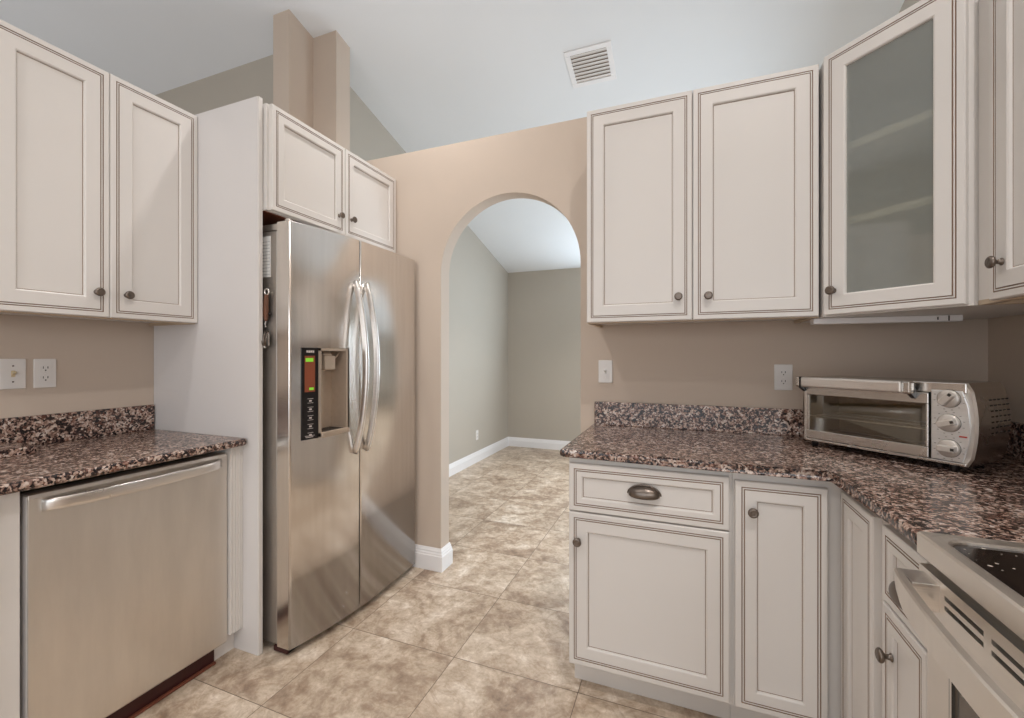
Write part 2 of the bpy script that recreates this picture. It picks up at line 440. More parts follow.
mb.box(XO, bx0, YO-.1, YO, 0, zb, M['wall']); mb.box(bx1, XR+.1, YO-.1, YO, 0, zb, M['wall'])
mb.box(bx0, bx1, YO-.1, YO, 0, bz0, M['wall']); mb.box(bx0, bx1, YO-.1, YO, bz1, zb, M['wall'])
struct(mb, 'wall_back')
mb = MB()
lz0, lz1, ly0, ly1 = 0.5, 2.7, -1.25, 1.25
for a, c in ((YO, ly0), (ly1, 2.177)):
    mm = [(a, 0), (c, 0), (c, ceil_z(c))] + ([(-0.6, ceil_z(-0.6))] if a < -0.6 < c else []) + [(a, ceil_z(a))]
    mb.prism(mm, XO-.1, XO, M['wall_grey'], axis='x')
mb.prism([(ly0, 0), (ly1, 0), (ly1, lz0), (ly0, lz0)], XO-.1, XO, M['wall_grey'], axis='x')
mb.prism([(ly0, lz1), (ly1, lz1), (ly1, ceil_z(ly1)), (-0.6, ceil_z(-0.6)), (ly0, ceil_z(ly0))], XO-.1, XO, M['wall_grey'], axis='x')
struct(mb, 'wall_outer')
# unseen windows, some added for light, behind the camera and in the rooms beyond
def window(name, w_, h_, loc, rotz):
    mb = MB()
    fr = 0.05
    for a in ((0, w_, 0, fr), (0, w_, h_-fr, h_), ):
        mb.box(a[0], a[1], -0.03, 0.03, a[2], a[3], M['trim'], .004)
    for x in (0, w_/2-fr/2, w_-fr): mb.box(x, x+fr, -0.03, 0.03, fr, h_-fr, M['trim'], .004)
    o = mb.build(name, None, loc, rotz); o['kind'] = 'structure'
    g = MB(); g.box(fr, w_-fr, -0.004, 0.004, fr, h_-fr, M['glass_win']); g.build('pane', o)
window('window_1', 3.0, 2.1, (-2.2, -3.25, 0.4), 0)
window('window_2', 1.0, 1.46, (1.15, 3.45, 0.62), -PI/2)
window('added_window_far', .84, 1.3, (-.97, YF+.05, .9), 0)  # added window out of view, holds the extra far-room lamp
window('added_window_right', 1.2, 1.1, (1.15, -.85, 1.1), -PI/2)  # added window out of view, holds the lamp for the left cabinets
window('window_3', 2.5, 2.2, (-5.55, -1.25, 0.5), PI/2)

# baseboards
def bb_profile(h=0.13, t=0.016):
    return [(0, 0), (t, 0), (t, h*.66), (t*.8, h*.70), (t*.8, h*.76), (t*.55, h*.82), (t*.55, h*.87), (t*.25, h*.97), (t*.2, h), (0, h)]
def baseboard(name, path, h=0.13):
    """path of xy points, the board grows to the right hand side of the walking direction"""
    mb = MB(); b = bmesh.new(); P = [Vector((x, y)) for x, y in path]; prof = bb_profile(h)
    rings = []
    for i, p in enumerate(P):
        d1 = (P[i]-P[i-1]).normalized() if i > 0 else (P[1]-P[0]).normalized()
        d2 = (P[i+1]-P[i]).normalized() if i < len(P)-1 else d1
        n1 = Vector((d1.y, -d1.x)); n2 = Vector((d2.y, -d2.x))
        m = (n1+n2); m = m/(m.length_squared)*2 if m.length > 1e-6 else n1
        m = (n1+n2)/(1+n1.dot(n2))
        rings.append([b.verts.new((p.x+m.x*t, p.y+m.y*t, z)) for t, z in prof])
    for A, B in zip(rings, rings[1:]):
        for k in range(len(prof)-1): b.faces.new((A[k], A[k+1], B[k+1], B[k]))
    b.faces.new(rings[0]); b.faces.new(rings[-1])
    mb.merge(b, M['trim']); struct(mb, name)
baseboard('baseboard_arch', [(-1.60, YA), (AX0, YA), (AX0, YB2), (AX0-.5, YB2)])
baseboard('baseboard_arch_right', [(AX1+.5, YB2), (AX1, YB2), (AX1, YA), (-0.42, YA)])
baseboard('baseboard_far', [(XG, YB2+.016), (XG, YF), (XR, YF)], 0.125)

# ------------------------------------------------------------------ lamps in the ceiling (recessed cans)
tilt = math.atan(0.2624)
for k, (x, y, p) in enumerate(CANS):
    lab = ['recessed ceiling can light above the refrigerator', 'recessed ceiling can light behind the camera on the left', 'recessed ceiling can light above the range aisle', 'added unseen ceiling can light in the room beyond the arch'][k]
    t = thing('recessed_light', lab, 'ceiling light', (x, y, ceil_z(y)), 0, 'recessed ceiling lights')
    t.rotation_euler = (-tilt if y > -0.6 else tilt, 0, 0)
    mb = MB(); mb.lathe([(.098, -0.001), (.098, -.008), (.080, -.010), (.074, -.001)], M['trim']); mb.build('trim_ring', t)
    mb = MB(); mb.lathe([(0, -.002), (.073, -.002)], M['lamp_glow']); mb.build('lens', t)

# ------------------------------------------------------------------ cabinet parts
def door_prof(t, inner, m, g, y0=0):
    s = 1.0
    return [(0, y0, m), (0, y0-t+.003, m), (.003, y0-t, m), (.0185, y0-t, m), (.0192, y0-t+.003, g), (.0212, y0-t+.003, g), (.0220, y0-t+.0004, g),
            (.0255, y0-t+.0004, m), (.0262, y0-t+.003, g), (.0282, y0-t+.003, g), (.0290, y0-t, g),
            (inner, y0-t, m), (inner+.0045, y0-t+.003, m), (inner+.0055, y0-t+.009, m), (inner+.0075, y0-t+.0092, g), (inner+.009, y0-t+.0088, m)]
def door(name, w_, h_, parent, loc, inner=0.070, t=0.02, label=None, glassy=False):
    mb = MB(); pr = door_prof(t, inner, M['cab'], M['glaze'])
    if glassy:
        pr = pr[:13]+[(inner+.0055, -t+.012, M['cab']), (inner+.006, -0.001, M['cab'])]
        mb.rings(w_, h_, pr, center=False)
    else: mb.rings(w_, h_, pr)
    o = mb.build(name, parent, loc)
    if label: o['label'] = label
    return o
def knob(parent, x, z, y=-0.02):
    mb = MB()
    mb.lathe([(0.0095, 0), (0.0095, .002), (.0065, .004), (.0055, .010), (.0065, .014), (.0125, .0165), (.0158, .020), (.0160, .0235), (.0140, .0265), (.0095, .0285), (.0088, .0279), (.0045, .0287), (0, .0289)],
             M['pewter'], (0, 0, 0), (0, -1, 0), 24)
    return mb.build('knob', parent, (x, y, z))
def cup_pull(parent, x, z, y=-0.02):
    mb = MB(); b = bmesh.new(); n, m = 24, 10
    W, H, D = .053, .030, .026
    for layer, sc in ((0, 1.0), (1, .90)):
        g = []
        for i in range(n+1):
            th = PI*i/n; r = math.sin(th)**0.75
            g.append([b.verts.new((W*sc*math.cos(th), -D*sc*r*math.sin(PI*.62*j/m)-.0, H*sc*r*math.cos(PI*.62*j/m)-0.004)) for j in range(m+1)])
        for i in range(n):
            for j in range(m):
                f = b.faces.new((g[i][j], g[i+1][j], g[i+1][j+1], g[i][j+1])); f.smooth = True
        if layer == 0: g0 = g
    for i in range(n):
        b.faces.new((g0[i][m], g0[i+1][m], g[i+1][m], g[i][m]))
    bmesh.ops.remove_doubles(b, verts=b.verts[:], dist=1e-5)
    mb.merge(b, M['pewter'])
    mb.sweep([(W*1.06*math.cos(PI*i/16), -.001, -.004+H*1.12*math.sin(PI*i/16)) for i in range(17)], .0025, .0025, M['pewter'], 6, up=(0, 1, 0))
    return mb.build('cup_pull', parent, (x, y, z))

def carcass_upper(parent, w_, d, h_, name='carcass', under=True, lip=0.012):
    mb = MB()
    mb.box(0, w_, 0, d, lip, h_, M['cab'], .0015)
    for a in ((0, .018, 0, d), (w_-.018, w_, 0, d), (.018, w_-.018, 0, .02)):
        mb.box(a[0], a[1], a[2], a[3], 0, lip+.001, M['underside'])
    return mb.build(name, parent)

UB, UT = 1.4085, 2.341       # wall cabinets: door bottom and top
UH = UT-UB
# --- left wall cabinet (faces +x): local x -> world y, front -y -> world +x
t = thing('wall_cabinet', 'cream two-door wall cabinet at left, above the dishwasher counter', 'cabinet', (-2.05, 0.662, UB-.004), PI/2, 'cream wall cabinets')
carcass_upper(t, 0.648, 0.300, UH+.004)
d = door('door', .3225, UH, t, (.001, 0, .004)); knob(d, .283, .091)
d = door('door', .3225, UH, t, (.3255, 0, .004)); knob(d, .052, .091)
# --- right wall cabinet on the arch wall
t = thing('wall_cabinet', 'cream two-door wall cabinet between the arch and the glass-front corner cabinet', 'cabinet', (-0.389, 1.925, UB-.004), 0, 'cream wall cabinets')
carcass_upper(t, 0.868, 0.292, UH+.004)
d = door('door', .430, UH, t, (.001, 0, .004)); knob(d, .378, .095)
d = door('door', .430, UH, t, (.434, 0, .004)); knob(d, .056, .093)
# --- corner cabinet with frosted glass door
A = Vector((0.486, 1.893)); B = Vector((0.768, 1.611)); L = (B-A).length; ang = math.atan2(B.y-A.y, B.x-A.x)
t = thing('corner_wall_cabinet', 'diagonal corner wall cabinet with a frosted glass door', 'cabinet', (A.x, A.y, UB-.004), ang)
inv = Matrix.Rotation(-ang, 2)
def loc2(x, y): v = inv @ (Vector((x, y))-A); return (v.x, v.y)
foot = [loc2(*p) for p in ((.486, 1.893), (.768, 1.611), (1.094, 1.611), (1.094, 2.214), (.486, 2.214))]
mb = MB()
mb.prism(foot, 0, .02, M['cab']); mb.prism(foot, UH-.016, UH+.004, M['cab'])
for i, j in ((1, 2), (2, 3), (3, 4), (4, 0)):
    p, q = Vector(foot[i]), Vector(foot[j]); n_ = Vector((-(q-p).y, (q-p).x)).normalized()*.015
    mb.prism([tuple(p), tuple(q), tuple(q+n_), tuple(p+n_)], .02, UH-.016, M['cab'])
mb.build('carcass', t)
mb = MB()   # face frame
for a in ((.0, .035, .02, UH-.016), (L-.035, L, .02, UH-.016), (.035, L-.035, .02, .05), (.035, L-.035, UH-.06, UH-.016)):
    mb.box(a[0], a[1], 0, .018, a[2], a[3], M['cab'])
mb.build('face_frame', t)
mb = MB()
ins = [Vector(p) for p in foot]; cen = sum(ins, Vector((0, 0)))/5
shp = [tuple(p+(cen-p)*.085) for p in ins]
shp[0] = (shp[0][0], .0195); shp[1] = (shp[1][0], .0195)
for z in (.322, .585):
    mb2 = MB(); mb2.prism(shp, z, z+.024, M['shelf']); mb2.build('shelf', t)
mb.bm.free()
dw = L-.020
d = door('door', dw, UH, t, (.010, 0, .004), inner=.067, glassy=True)
knob(d, .035, .085)
g = MB(); g.box(.0665, dw-.0665, -.011, -.006, .0665, UH-.0665, M['frost']); g.build('glass_pane', d)
# --- wall cabinet on the right wall
t = thing('wall_cabinet', 'cream wall cabinet on the right wall, cut off by the picture edge', 'cabinet', (0.777, 1.609, UB-.004), -PI/2, 'cream wall cabinets')
carcass_upper(t, 0.72, 0.318, UH+.004)
d = door('door', .40, UH, t, (.083, 0, .004), inner=.068); knob(d, .052, .093)
d = door('door', .23, UH, t, (.486, 0, .004), inner=.068)

# --- cabinet above refrigerator
ZF0, ZF1 = 1.884, 2.334; FH = ZF1-ZF0
t = thing('wall_cabinet', 'cream two-door cabinet above the refrigerator', 'cabinet', (-1.637, 1.336, ZF0-.006), PI/2, 'cream wall cabinets')
mb = MB(); mb.box(0, .879, 0, .55, .004, FH+.006, M['cab'], .0015); mb.box(.01, .869, .02, .54, 0, .0045, M['wood']); mb.build('carcass', t)
d = door('door', .429, FH, t, (.012, 0, .006), inner=.058); knob(d, .386, .088)
d = door('door', .425, FH, t, (.445, 0, .006), inner=.058); knob(d, .042, .092)

# --- tall end panel between dishwasher run and refrigerator
mb = MB(); mb.box(XL+.002, -1.66, 1.312, 1.331, 0, 2.355, M['panel'], .0012)
mb.box(-1.66, -1.652, 1.3125, 1.3305, 0.002, 2.353, M['cab'], .001)
tag(mb.build('end_panel'), 'tall off-white end panel between the dishwasher and the refrigerator', 'panel')

# ------------------------------------------------------------------ left base run
mb = MB()
def slab(pts, z0, z1, mat, bev=.011): 
    mb = MB(); mb.prism(pts, z0, z1, mat, bev=bev, seg=4, bevsel=lambda e: abs(e.verts[0].co.z-e.verts[1].co.z) < 1e-6); return mb
pl = [(XL+.001, -.75), (-1.735, -.75)]
for i in range(7):
    a = -PI/2+PI/2*i/6
    pass
pl = [(XL+.001, -.75), (-1.705, -.75), (-1.705, 1.285), (-1.709, 1.300), (-1.722, 1.311), (XL+.001, 1.311)]
tag(slab(pl, .884, .914, M['granite']).build('countertop'), 'brown granite countertop over the dishwasher', 'countertop')
mb = MB(); mb.box(XL+.001, XL+.019, -.75, 1.307, .9145, 1.030, M['granite'], .002); tag(mb.build('backsplash'), 'dark granite backsplash strip along the left wall under the outlets', 'backsplash')
mb = MB()
mb.prism([(-2.30, .42), (-2.144, .42), (-2.144, .822), (-2.152, .832), (-2.30, .832)], .9145, .942, M['granite'], bev=.003)
tag(mb.build('granite_board'), 'loose granite slab lying on the left counter at the picture edge', 'slab')

t = thing('dishwasher', 'stainless steel dishwasher under the left counter', 'dishwasher', (-1.775, .661, 0), PI/2)
W = .589
mb = MB(); mb.box(.004, W-.004, .03, .56, .09, .855, M['steel_dark']); mb.build('tub', t)
# bowed door
b = bmesh.new(); prof = []
zz = [.072, .076, .10, .78, .846, .856, .860]; yy = [.0, -.012, -.018, -.018, -.018, -.012, .0]
mb = MB()
mb.prism([(.026, .072), (-.012, .072), (-.017, .078), (-.018, .10), (-.018, .845), (-.014, .856), (-.006, .860), (.026, .860)], 0, W, M['steel_dw'], axis='x', bev=.0015,
         bevsel=lambda e: abs(e.verts[0].co.x-e.verts[1].co.x) < 1e-6)
dd = mb.build('door', t)
mb = MB(); mb.box(-.0012, -.0002, -.012, .025, .08, .852, M['panel']); mb.build('edge_trim', dd)
mb = MB()
hp = []
for i in range(25):
    u = i/24; x = .028+(W-.056)*u
    y = -.018-.040*math.sin(PI*u)**.55-.002
    hp.append((x, y, .822))
mb.sweep(hp, .007, .019, M['steel_hi'], 12, up=(0, 0, 1), power=.6)
mb.build('handle', dd)
mb = MB(); mb.box(0.0, .556, .012, .03, .004, .072, M['maroon']); mb.box(0, .556, -.002, .012, .0, .010, M['wood'], .003); mb.build('toe_kick', t)

t = thing('filler_cabinet', 'narrow fluted cream filler between the dishwasher and the tall panel', 'cabinet', (-1.763, 1.256, 0), PI/2)
mb = MB(); mb.box(.0, .0545, 0, .55, .101, .883, M['cab']); mb.build('carcass', t)
mb = MB(); pf = [(0, 0), (.0, -.018)]
for k in range(4):
    x = .008+k*.012; pf += [(x, -.018), (x+.002, -.015), (x+.004, -.018)]
pf += [(.0545, -.018), (.0545, 0)]
pf2 = []
for p in pf:
    if not pf2 or (abs(p[0]-pf2[-1][0])+abs(p[1]-pf2[-1][1])) > 1e-6: pf2.append(p)
mb.prism(pf2, .101, .883, M['cab'], axis='z'); mb.build('fluted_front', t)
mb = MB(); mb.box(-1.813, -1.80, 1.2185, 1.3105, 0, .1, M['cab']); struct(mb, 'trim_1')

t = thing('base_cabinet', 'cream base cabinet left of the dishwasher, at the picture edge', 'cabinet', (-1.765, -.75, 0), PI/2, 'cream base cabinets')
mb = MB(); mb.box(0, 1.397, 0, .584, .1, .883, M['cab'], .001); mb.box(0, 1.385, .07, .5, 0, .1, M['cab']); mb.build('carcass', t)
for k in range(3): 
    d = door('door', .42, .74, t, (.04+.44*k, 0, .112)); knob(d, .38 if k % 2 == 0 else .04, .65)

# ------------------------------------------------------------------ refrigerator
t = thing('refrigerator', 'stainless side-by-side refrigerator with a water dispenser', 'refrigerator', (-1.60, 1.352, 0), PI/2)
FW = .838
mb = MB(); mb.box(.004, FW-.004, .0, .62, .035, 1.795, M['steel_dark'], .004); mb.build('body', t)
def yfront(x):          # front face of the doors, local y; arc
    X = 1.352+x
    k = (X-1.80)/.45
    return -(1.60-1.462)+.064*k*k if k < 0 else -(1.60-1.462)+.008*k*k
def fdoor(x0, x1, name, hole=None):
    mb = MB(); z0, z1 = .030, 1.825
    n = 14; xs = [x0+(x1-x0)*i/n for i in range(n+1)]
    if hole: xs = sorted(set([x for x in xs if not (abs(x-hole[0]) < .012 or abs(x-hole[1]) < .012)]+[hole[0], hole[1]]))
    zs = [z0]+([hole[2], hole[3]] if hole else [])+[z1]
    bm_ = mb.bm; mi = mb.mi(M['steel'])
    r = .006
    # rounded vertical edges + front
    col = [(x0, -.006)] + [(x0, yfront(x0)+r)] + [(x0+r*(1-math.cos(a)), yfront(x0)+r-r*math.sin(a)) for a in (PI/8, PI/4, 3*PI/8)]
    col += [(x, yfront(x)) for x in sorted(xs+[x0+r+.0005, x0+r+.003, x1-r-.003, x1-r-.0005]) if x0+r < x < x1-r]
    col += [(x1-r*(1-math.cos(a)), yfront(x1)+r-r*math.sin(a)) for a in (3*PI/8, PI/4, PI/8)] + [(x1, yfront(x1)+r), (x1, -.006)]
    V = [[bm_.verts.new((x, y, z)) for x, y in col] for z in zs]
    for i in range(len(zs)-1):
        for j in range(len(col)-1):
            if hole and i == 1 and col[j][0] >= hole[0]-1e-6 and col[j+1][0] <= hole[1]+1e-6: continue
            f = bm_.faces.new((V[i][j], V[i][j+1], V[i+1][j+1], V[i+1][j])); f.material_index = mi; f.smooth = 1 <= j < len(col)-2
    bm_.faces.new(V[0][::-1]).material_index = mi
    # slightly crowned top
    tv = [bm_.verts.new((x, y*.96, z1+.004)) for x, y in col]
    for j in range(len(col)-1): f = bm_.faces.new((V[-1][j], V[-1][j+1], tv[j+1], tv[j])); f.material_index = mi
    bm_.faces.new(tv).material_index = mi
    for i in range(len(zs)-1): bm_.faces.new((V[i][-1], V[i][0], V[i+1][0], V[i+1][-1])).material_index = mi
    bm_.faces.new((V[-1][-1], V[-1][0], tv[0], tv[-1])).material_index = mi
    return mb.build(name, t)
SE = .358
HX0, HX1, HZ0, HZ1 = .047, .290, .903, 1.297
PX1 = .123
dl = fdoor(0, SE-.002, 'door', (HX0, HX1, HZ0, HZ1)); dl['label'] = 'narrow left freezer door with dispenser'
dr = fdoor(SE+.002, FW, 'door'); dr['label'] = 'wide right refrigerator door'
def fhandle(parent, x, dx):
    mb = MB(); P = []; n = 30
    for i in range(n+1):
        u = i/n; z = .795+(1.620-.795)*u
        y = yfront(x)-.004-.068*math.sin(PI*u)**.75
        P.append((x+dx*math.sin(PI*u), y, z))
    rx = [.0095]*(n+1); ry = [.011]*(n+1)
    mb.sweep(P, .0095, .015, M['steel_hi'], 16, up=(0, -1, 0), power=.6)
    return mb.build('handle', parent)
fhandle(dl, SE-.040, .0); fhandle(dr, SE+.034, .0)
# dispenser
yd = yfront(.24)
def yl(x): u = (x-HX0)/(PX1-HX0); return yfront(HX0)*(1-u)+yfront(PX1)*u
def slab_p(mb, x0, x1, z0, z1, o0, o1, mat, bev=0):
    mb.prism([(x0, yl(x0)+o0), (x1, yl(x1)+o0), (x1, yl(x1)+o1), (x0, yl(x0)+o1)], z0, z1, mat, bev=bev)
mb = MB()
slab_p(mb, HX0+.0005, PX1, HZ0-.004, HZ1, -.004, .02, M['black'], .0015)
cp_ = mb.build('control_panel', dl); cp_['label'] = 'black control panel with a small display'
mb = MB()
def ink(x0, x1, z0, z1, m, o=-.0048): slab_p(mb, HX0+x0, HX0+x1, z0, z1, o, -.0035, m)
ink(.014, .060, 1.105, 1.262, M['lcd'], -.0044)
ink(.018, .052, 1.236, 1.252, M['green_led']); ink(.034, .054, 1.113, 1.124, M['green_led'])
for k in range(4): ink(.022+.009*k, .029+.009*k, 1.276-.001*(k % 2), 1.285, M['white_ink'])
for k in range(9):
    z = 1.075-.0185*k
    ink(.027, .052, z, z+.0016, M['white_ink'])
    if k % 2 == 0: ink(.034, .045, z-.012, z-.005, M['white_ink'])
ink(.015, .058, .914, .916, M['white_ink']); ink(.018, .052, .908, .9105, M['white_ink'])
mb.build('display', cp_)
mb = MB()    # recess shell
x0, x1, z0, z1 = PX1+.001, HX1-.001, HZ0+.001, HZ1-.001
yb = -.035
mb.box(x0, x1, yb, yb+.008, z0, z1, M['disp'])
mb.box(x0, x0+.003, yd+.002, yb, z0, z1, M['disp']); mb.box(x1-.012, x1, yd-.001, yb, z0, z1, M['disp'], .001)
mb.box(x0, x1, yd+.001, yb, z1-.012, z1, M['disp']); 
mb.build('dispenser_recess', dl)
mb = MB(); mb.box(x0, x1, yd-.010, yb, z0-.004, z0+.020, M['disp'], .004)
for k in range(9): mb.box(x0+.010+k*.015, x0+.017+k*.015, yd+.004, yb-.006, z0+.020, z0+.0215, M['slot'])
mb.build('drip_tray', dl)
mb = MB()
mb.lathe([(.030, 0), (.030, .006), (.024, .014), (.018, .018)], M['disp'], (.190, -.080, z1-.034), n=24)
mb.box(.158, .222, -.112, -.050, z1-.098, z1-.034, M['disp'], .004)
mb.box(.132, .160, -.085, -.05, z1-.085, z1-.045, M['slot'], .002)
mb.sweep([(.218, -.09, z1-.05), (.240, -.095, z1-.042), (.258, -.10, z1-.02)], .002, .004, M['disp'], 8)
mb.build('ice_chute', dl)
mb = MB(); mb.prism([(.176, z0+.022), (.200, z0+.022), (.208, z1-.092), (.168, z1-.092)], -.060, -.044, M['disp'], axis='y', bev=.003)
mb.prism([(.130, z1-.24), (.168, z1-.232), (.160, z1-.10), (.130, z1-.10)], -.072, -.060, M['disp'], axis='y', bev=.003); mb.build('paddle', dl)
# hinge cover, grille
mb = MB(); mb.box(.004, .070, -.060, .25, 1.797, 1.826, M['steel_oven'], .004)
mb.lathe([(.014, 0), (.014, .012), (.010, .016), (0, .017)], M['steel_dark'], (.018, -.050, 1.826)); mb.build('hinge_cover', t)
mb = MB(); mb.box(FW-.07, FW-.012, -.09, .10, 1.796, 1.812, M['steel_dark'], .004); mb.build('hinge_cover', t)
mb = MB(); mb.box(.004, FW-.004, -.058, .02, .006, .028, M['maroon'], .002)
for k in range(7): mb.box(.01, FW-.01, -.060, -.058, .0075+.0026*k, .0088+.0026*k, M['black'])
mb.build('kick_grille', t)
mb = MB(); mb.box(.0028, .0042, .036, .20, 1.60, 1.775, M['paper'])
for k in range(11): mb.box(.0024, .0028, .04, .07+.09*((k*37) % 5)/5+.02, 1.61+.014*k, 1.612+.014*k, M['print'])
mb.build('label_sheet', t)

# things hanging on the side of the refrigerator (world coordinates near x=-1.63, y=1.345)
t = thing('bottle_opener', 'brown leather-wrapped bottle opener hanging on the refrigerator side', 'bottle opener', (-1.641, 1.3405, 1.538), 0)
mb = MB(); mb.sweep([(.013*math.cos(2*PI*i/20), 0, .013*math.sin(2*PI*i/20)-.004) for i in range(20)], .0035, .003, M['steel_hi'], 8, up=(0, 1, 0), closed=True)
mb.build('ring', t)
mb = MB(); mb.prism([(-.008, -.015), (.008, -.015), (.006, -.10), (0.003, -.128), (-.008, -.128), (-.016, -.10), (-.012, -.05)], -.006, .004, M['leather'], axis='y', bev=.003); mb.build('handle', t)
mb = MB(); mb.sweep([(-.004, 0, -.126), (-.010, 0, -.140), (-.008, 0, -.155), (-.004, 0, -.150)], .002, .002, M['steel_hi'], 6, up=(0, 1, 0)); mb.build('hook', t)
t = thing('key_hook', 'grey metal hook rack with prongs stuck on the refrigerator side', 'hook', (-1.640, 1.3405, 1.345), 0)
mb = MB(); mb.box(-.012, .010, 0, .006, -.040, .012, M['steel_dark'], .002); mb.build('magnet_base', t)
for dx in (-.024, -.004, .014):
    mb = MB(); mb.sweep([(dx, -.004, .022), (dx+.002, -.012, .004), (dx*.6, -.014, -.022), (dx*.25, -.010, -.044)], .0035, .0035, M['pewter'], 8, up=(0, 1, 0)); mb.build('prong', t)
mb = MB(); mb.lathe([(0, -.006), (.005, -.003), (.006, 0), (.005, .003), (0, .006)], M['steel_hi'], (0, -.010, -.046), n=12); mb.build('ball_tip', t)
tg = MB(); tg.lathe([(0, 0), (.006, .001), (.006, .008), (0, .010)], M['black'], (-1.632, 1.3512, 1.440), (0, -1, 0), 12)
tag(tg.build('round_magnet'), 'tiny black round magnet on the refrigerator side', 'magnet')

# ------------------------------------------------------------------ right base run
FB = 1.611            # face frame plane (y), doors in front of it
t = thing('base_cabinet', 'cream base cabinet with one drawer and one door beside the arch', 'cabinet', (-0.395, FB, 0), 0, 'cream base cabinets')
mb = MB(); mb.box(0, .553, 0, .600, .1, .883, M['cab'], .001); mb.box(.006, .553, .065, .58, 0, .1, M['cab']); mb.build('carcass', t)
d = door('drawer_front', .540, .176, t, (.004, 0, .686), inner=.046); cup_pull(d, .270, .092)
d = door('door', .540, .565, t, (.004, 0, .115), inner=.066); knob(d, .035, .462)
t = thing('corner_base_cabinet', 'cream corner base cabinet with two doors meeting at the inner corner', 'cabinet', (0.159, FB, 0), 0)
mb = MB()
fx = .472-.159        # face of the right run, local x
mb.prism([(0, 0), (fx, 0), (fx, -.300), (.93, -.300), (.93, .600), (0, .600)], .1, .883, M['cab'])
mb.prism([(0, .065), (fx+.06, .065), (fx+.06, -.300), (.9, -.300), (.9, .58), (0, .58)], 0, .1, M['cab'])
mb.build('carcass', t)
d = door('door', .256, .742, t, (.006, 0, .112), inner=.060); knob(d, .050, .648)
d = door('door', .236, .742, t, (fx, -.018, .112), inner=.060); d.rotation_euler = (0, 0, -PI/2)
t = thing('base_cabinet', 'narrow cream base cabinet with drawer and door against the range', 'cabinet', (0.472, 1.308, 0), -PI/2, 'cream base cabinets')
mb = MB(); mb.box(0, .215, 0, .60, .1, .883, M['cab'], .001); mb.box(0, .215, .06, .58, 0, .1, M['cab']); mb.build('carcass', t)
d = door('drawer_front', .205, .176, t, (.006, 0, .680), inner=.046); cup_pull(d, .130, .066)
d = door('door', .205, .560, t, (.006, 0, .112), inner=.052); knob(d, .054, .456)

pl = [(-.424, 2.216), (-.424, 1.585), (-.412, 1.573), (.418, 1.573), (.432, 1.560), (.432, 1.091), (1.097, 1.091), (1.097, 2.216)]
tag(slab(pl, .884, .914, M['granite']).build('countertop'), 'L-shaped brown granite countertop under the toaster oven', 'countertop')
mb = MB(); mb.box(-.408, 1.097, 2.197, 2.217, .9145, 1.030, M['granite'], .002); mb.box(1.077, 1.097, 1.092, 2.197, .9145, 1.030, M['granite'], .002); tag(mb.build('backsplash'), 'dark granite backsplash strip behind the toaster oven', 'backsplash')

# ------------------------------------------------------------------ range
t = thing('range', 'stainless slide-in range with black glass cooktop at lower right', 'range', (0.45, 1.087, 0), -PI/2)
# local x -> -world y (0..RW toward camera), local -y -> -world x
RW = .755
mb = MB(); mb.box(.004, RW-.004, .0, .62, .06, .872, M['steel_dark']); mb.build('body', t)
mb = MB()   # stainless top surround with rounded opening
pr_o = [(0, -.018), (RW, -.018), (RW, .625), (0, .625)]
def rrect(x0, x1, y0, y1, r, n=6):
    o = []
    for cx, cy, a0 in ((x1-r, y1-r, 0), (x0+r, y1-r, PI/2), (x0+r, y0+r, PI), (x1-r, y0+r, 1.5*PI)):
        for i in range(n+1): a = a0+PI/2*i/n; o.append((cx+r*math.cos(a), cy+r*math.sin(a)))
    return o
b = bmesh.new()
outer = rrect(0, RW, -.018, .625, .004, 6); innr = rrect(.036, RW-.036, .008, .58, .035, 6)
oz, iz = .919, .919
O1 = [b.verts.new((x, y, .878)) for x, y in outer]; O2 = [b.verts.new((x, y, .915)) for x, y in outer]
O3 = [b.verts.new((x*.992+.003, y*.99+.003, .919)) for x, y in outer]
I0 = [b.verts.new((x, y, .919)) for x, y in rrect(.031, RW-.031, .003, .585, .038, 6)]
I1 = [b.verts.new((x, y, .917)) for x, y in innr]; I2 = [b.verts.new((x, y, .905)) for x, y in innr]
n = len(outer)
for A_, B_ in ((O1, O2), (O2, O3), (O3, I0), (I0, I1), (I1, I2), (I2, O1)):
    for i in range(n): b.faces.new((A_[i], A_[(i+1) % n], B_[(i+1) % n], B_[i]))
mb.merge(b, M['steel_range']); mb.build('cooktop_frame', t)
mb = MB(); mb.prism(rrect(.0365, RW-.0365, .0085, .5795, .034), .902, .914, M['cooktop'])
for cx, cy, r in ((.20, .17, .10), (.55, .17, .085), (.20, .43, .075), (.55, .43, .10)):
    mb.lathe([(r, 0), (r, .0004), (r-.003, .0004), (r-.003, 0)], M['steel_dark'], (cx, cy, .9141), n=40)
mb.build('glass_cooktop', t)
mb = MB(); mb.box(.016, RW-.016, -.008, .0, .05, .79, M['steel_range'], .002)
for x in (.016, RW-.016-.085):
    pass
dd = mb.build('oven_door', t)
mb = MB()
mb.rings(RW-.20, .52, [(0, 0, M['steel_range']), (0, -.004, M['steel_range']), (.004, -.005, M['slot']), (.010, -.005, M['steel_range']), (.012, -.001, M['slot']), (.022, -.001, M['oven_glass']), (.023, -.002, M['slot']), (.026, -.002, M['slot'])], flat=M['oven_glass'])
mb.build('oven_window', dd, (.10, -.0085, .21))
mb = MB()   # vent trim at the top of the door
sl = [(.024, .086)]
x = .104
while x < RW-.06:
    sl.append((x, min(x+.105, RW-.03))); x += .123
zr = [(.792, .818), (.826, .835), (.843, .862)]
for a, c in zr: mb.box(.016, RW-.016, -.020, -.001, a, c, M['steel_range'])
px = .016
for a, c in sl+[(RW-.016, RW-.016)]:
    for z0_, z1_ in ((.818, .826), (.835, .843)): mb.box(px, a, -.020, -.001, z0_, z1_, M['steel_range'])
    px = c
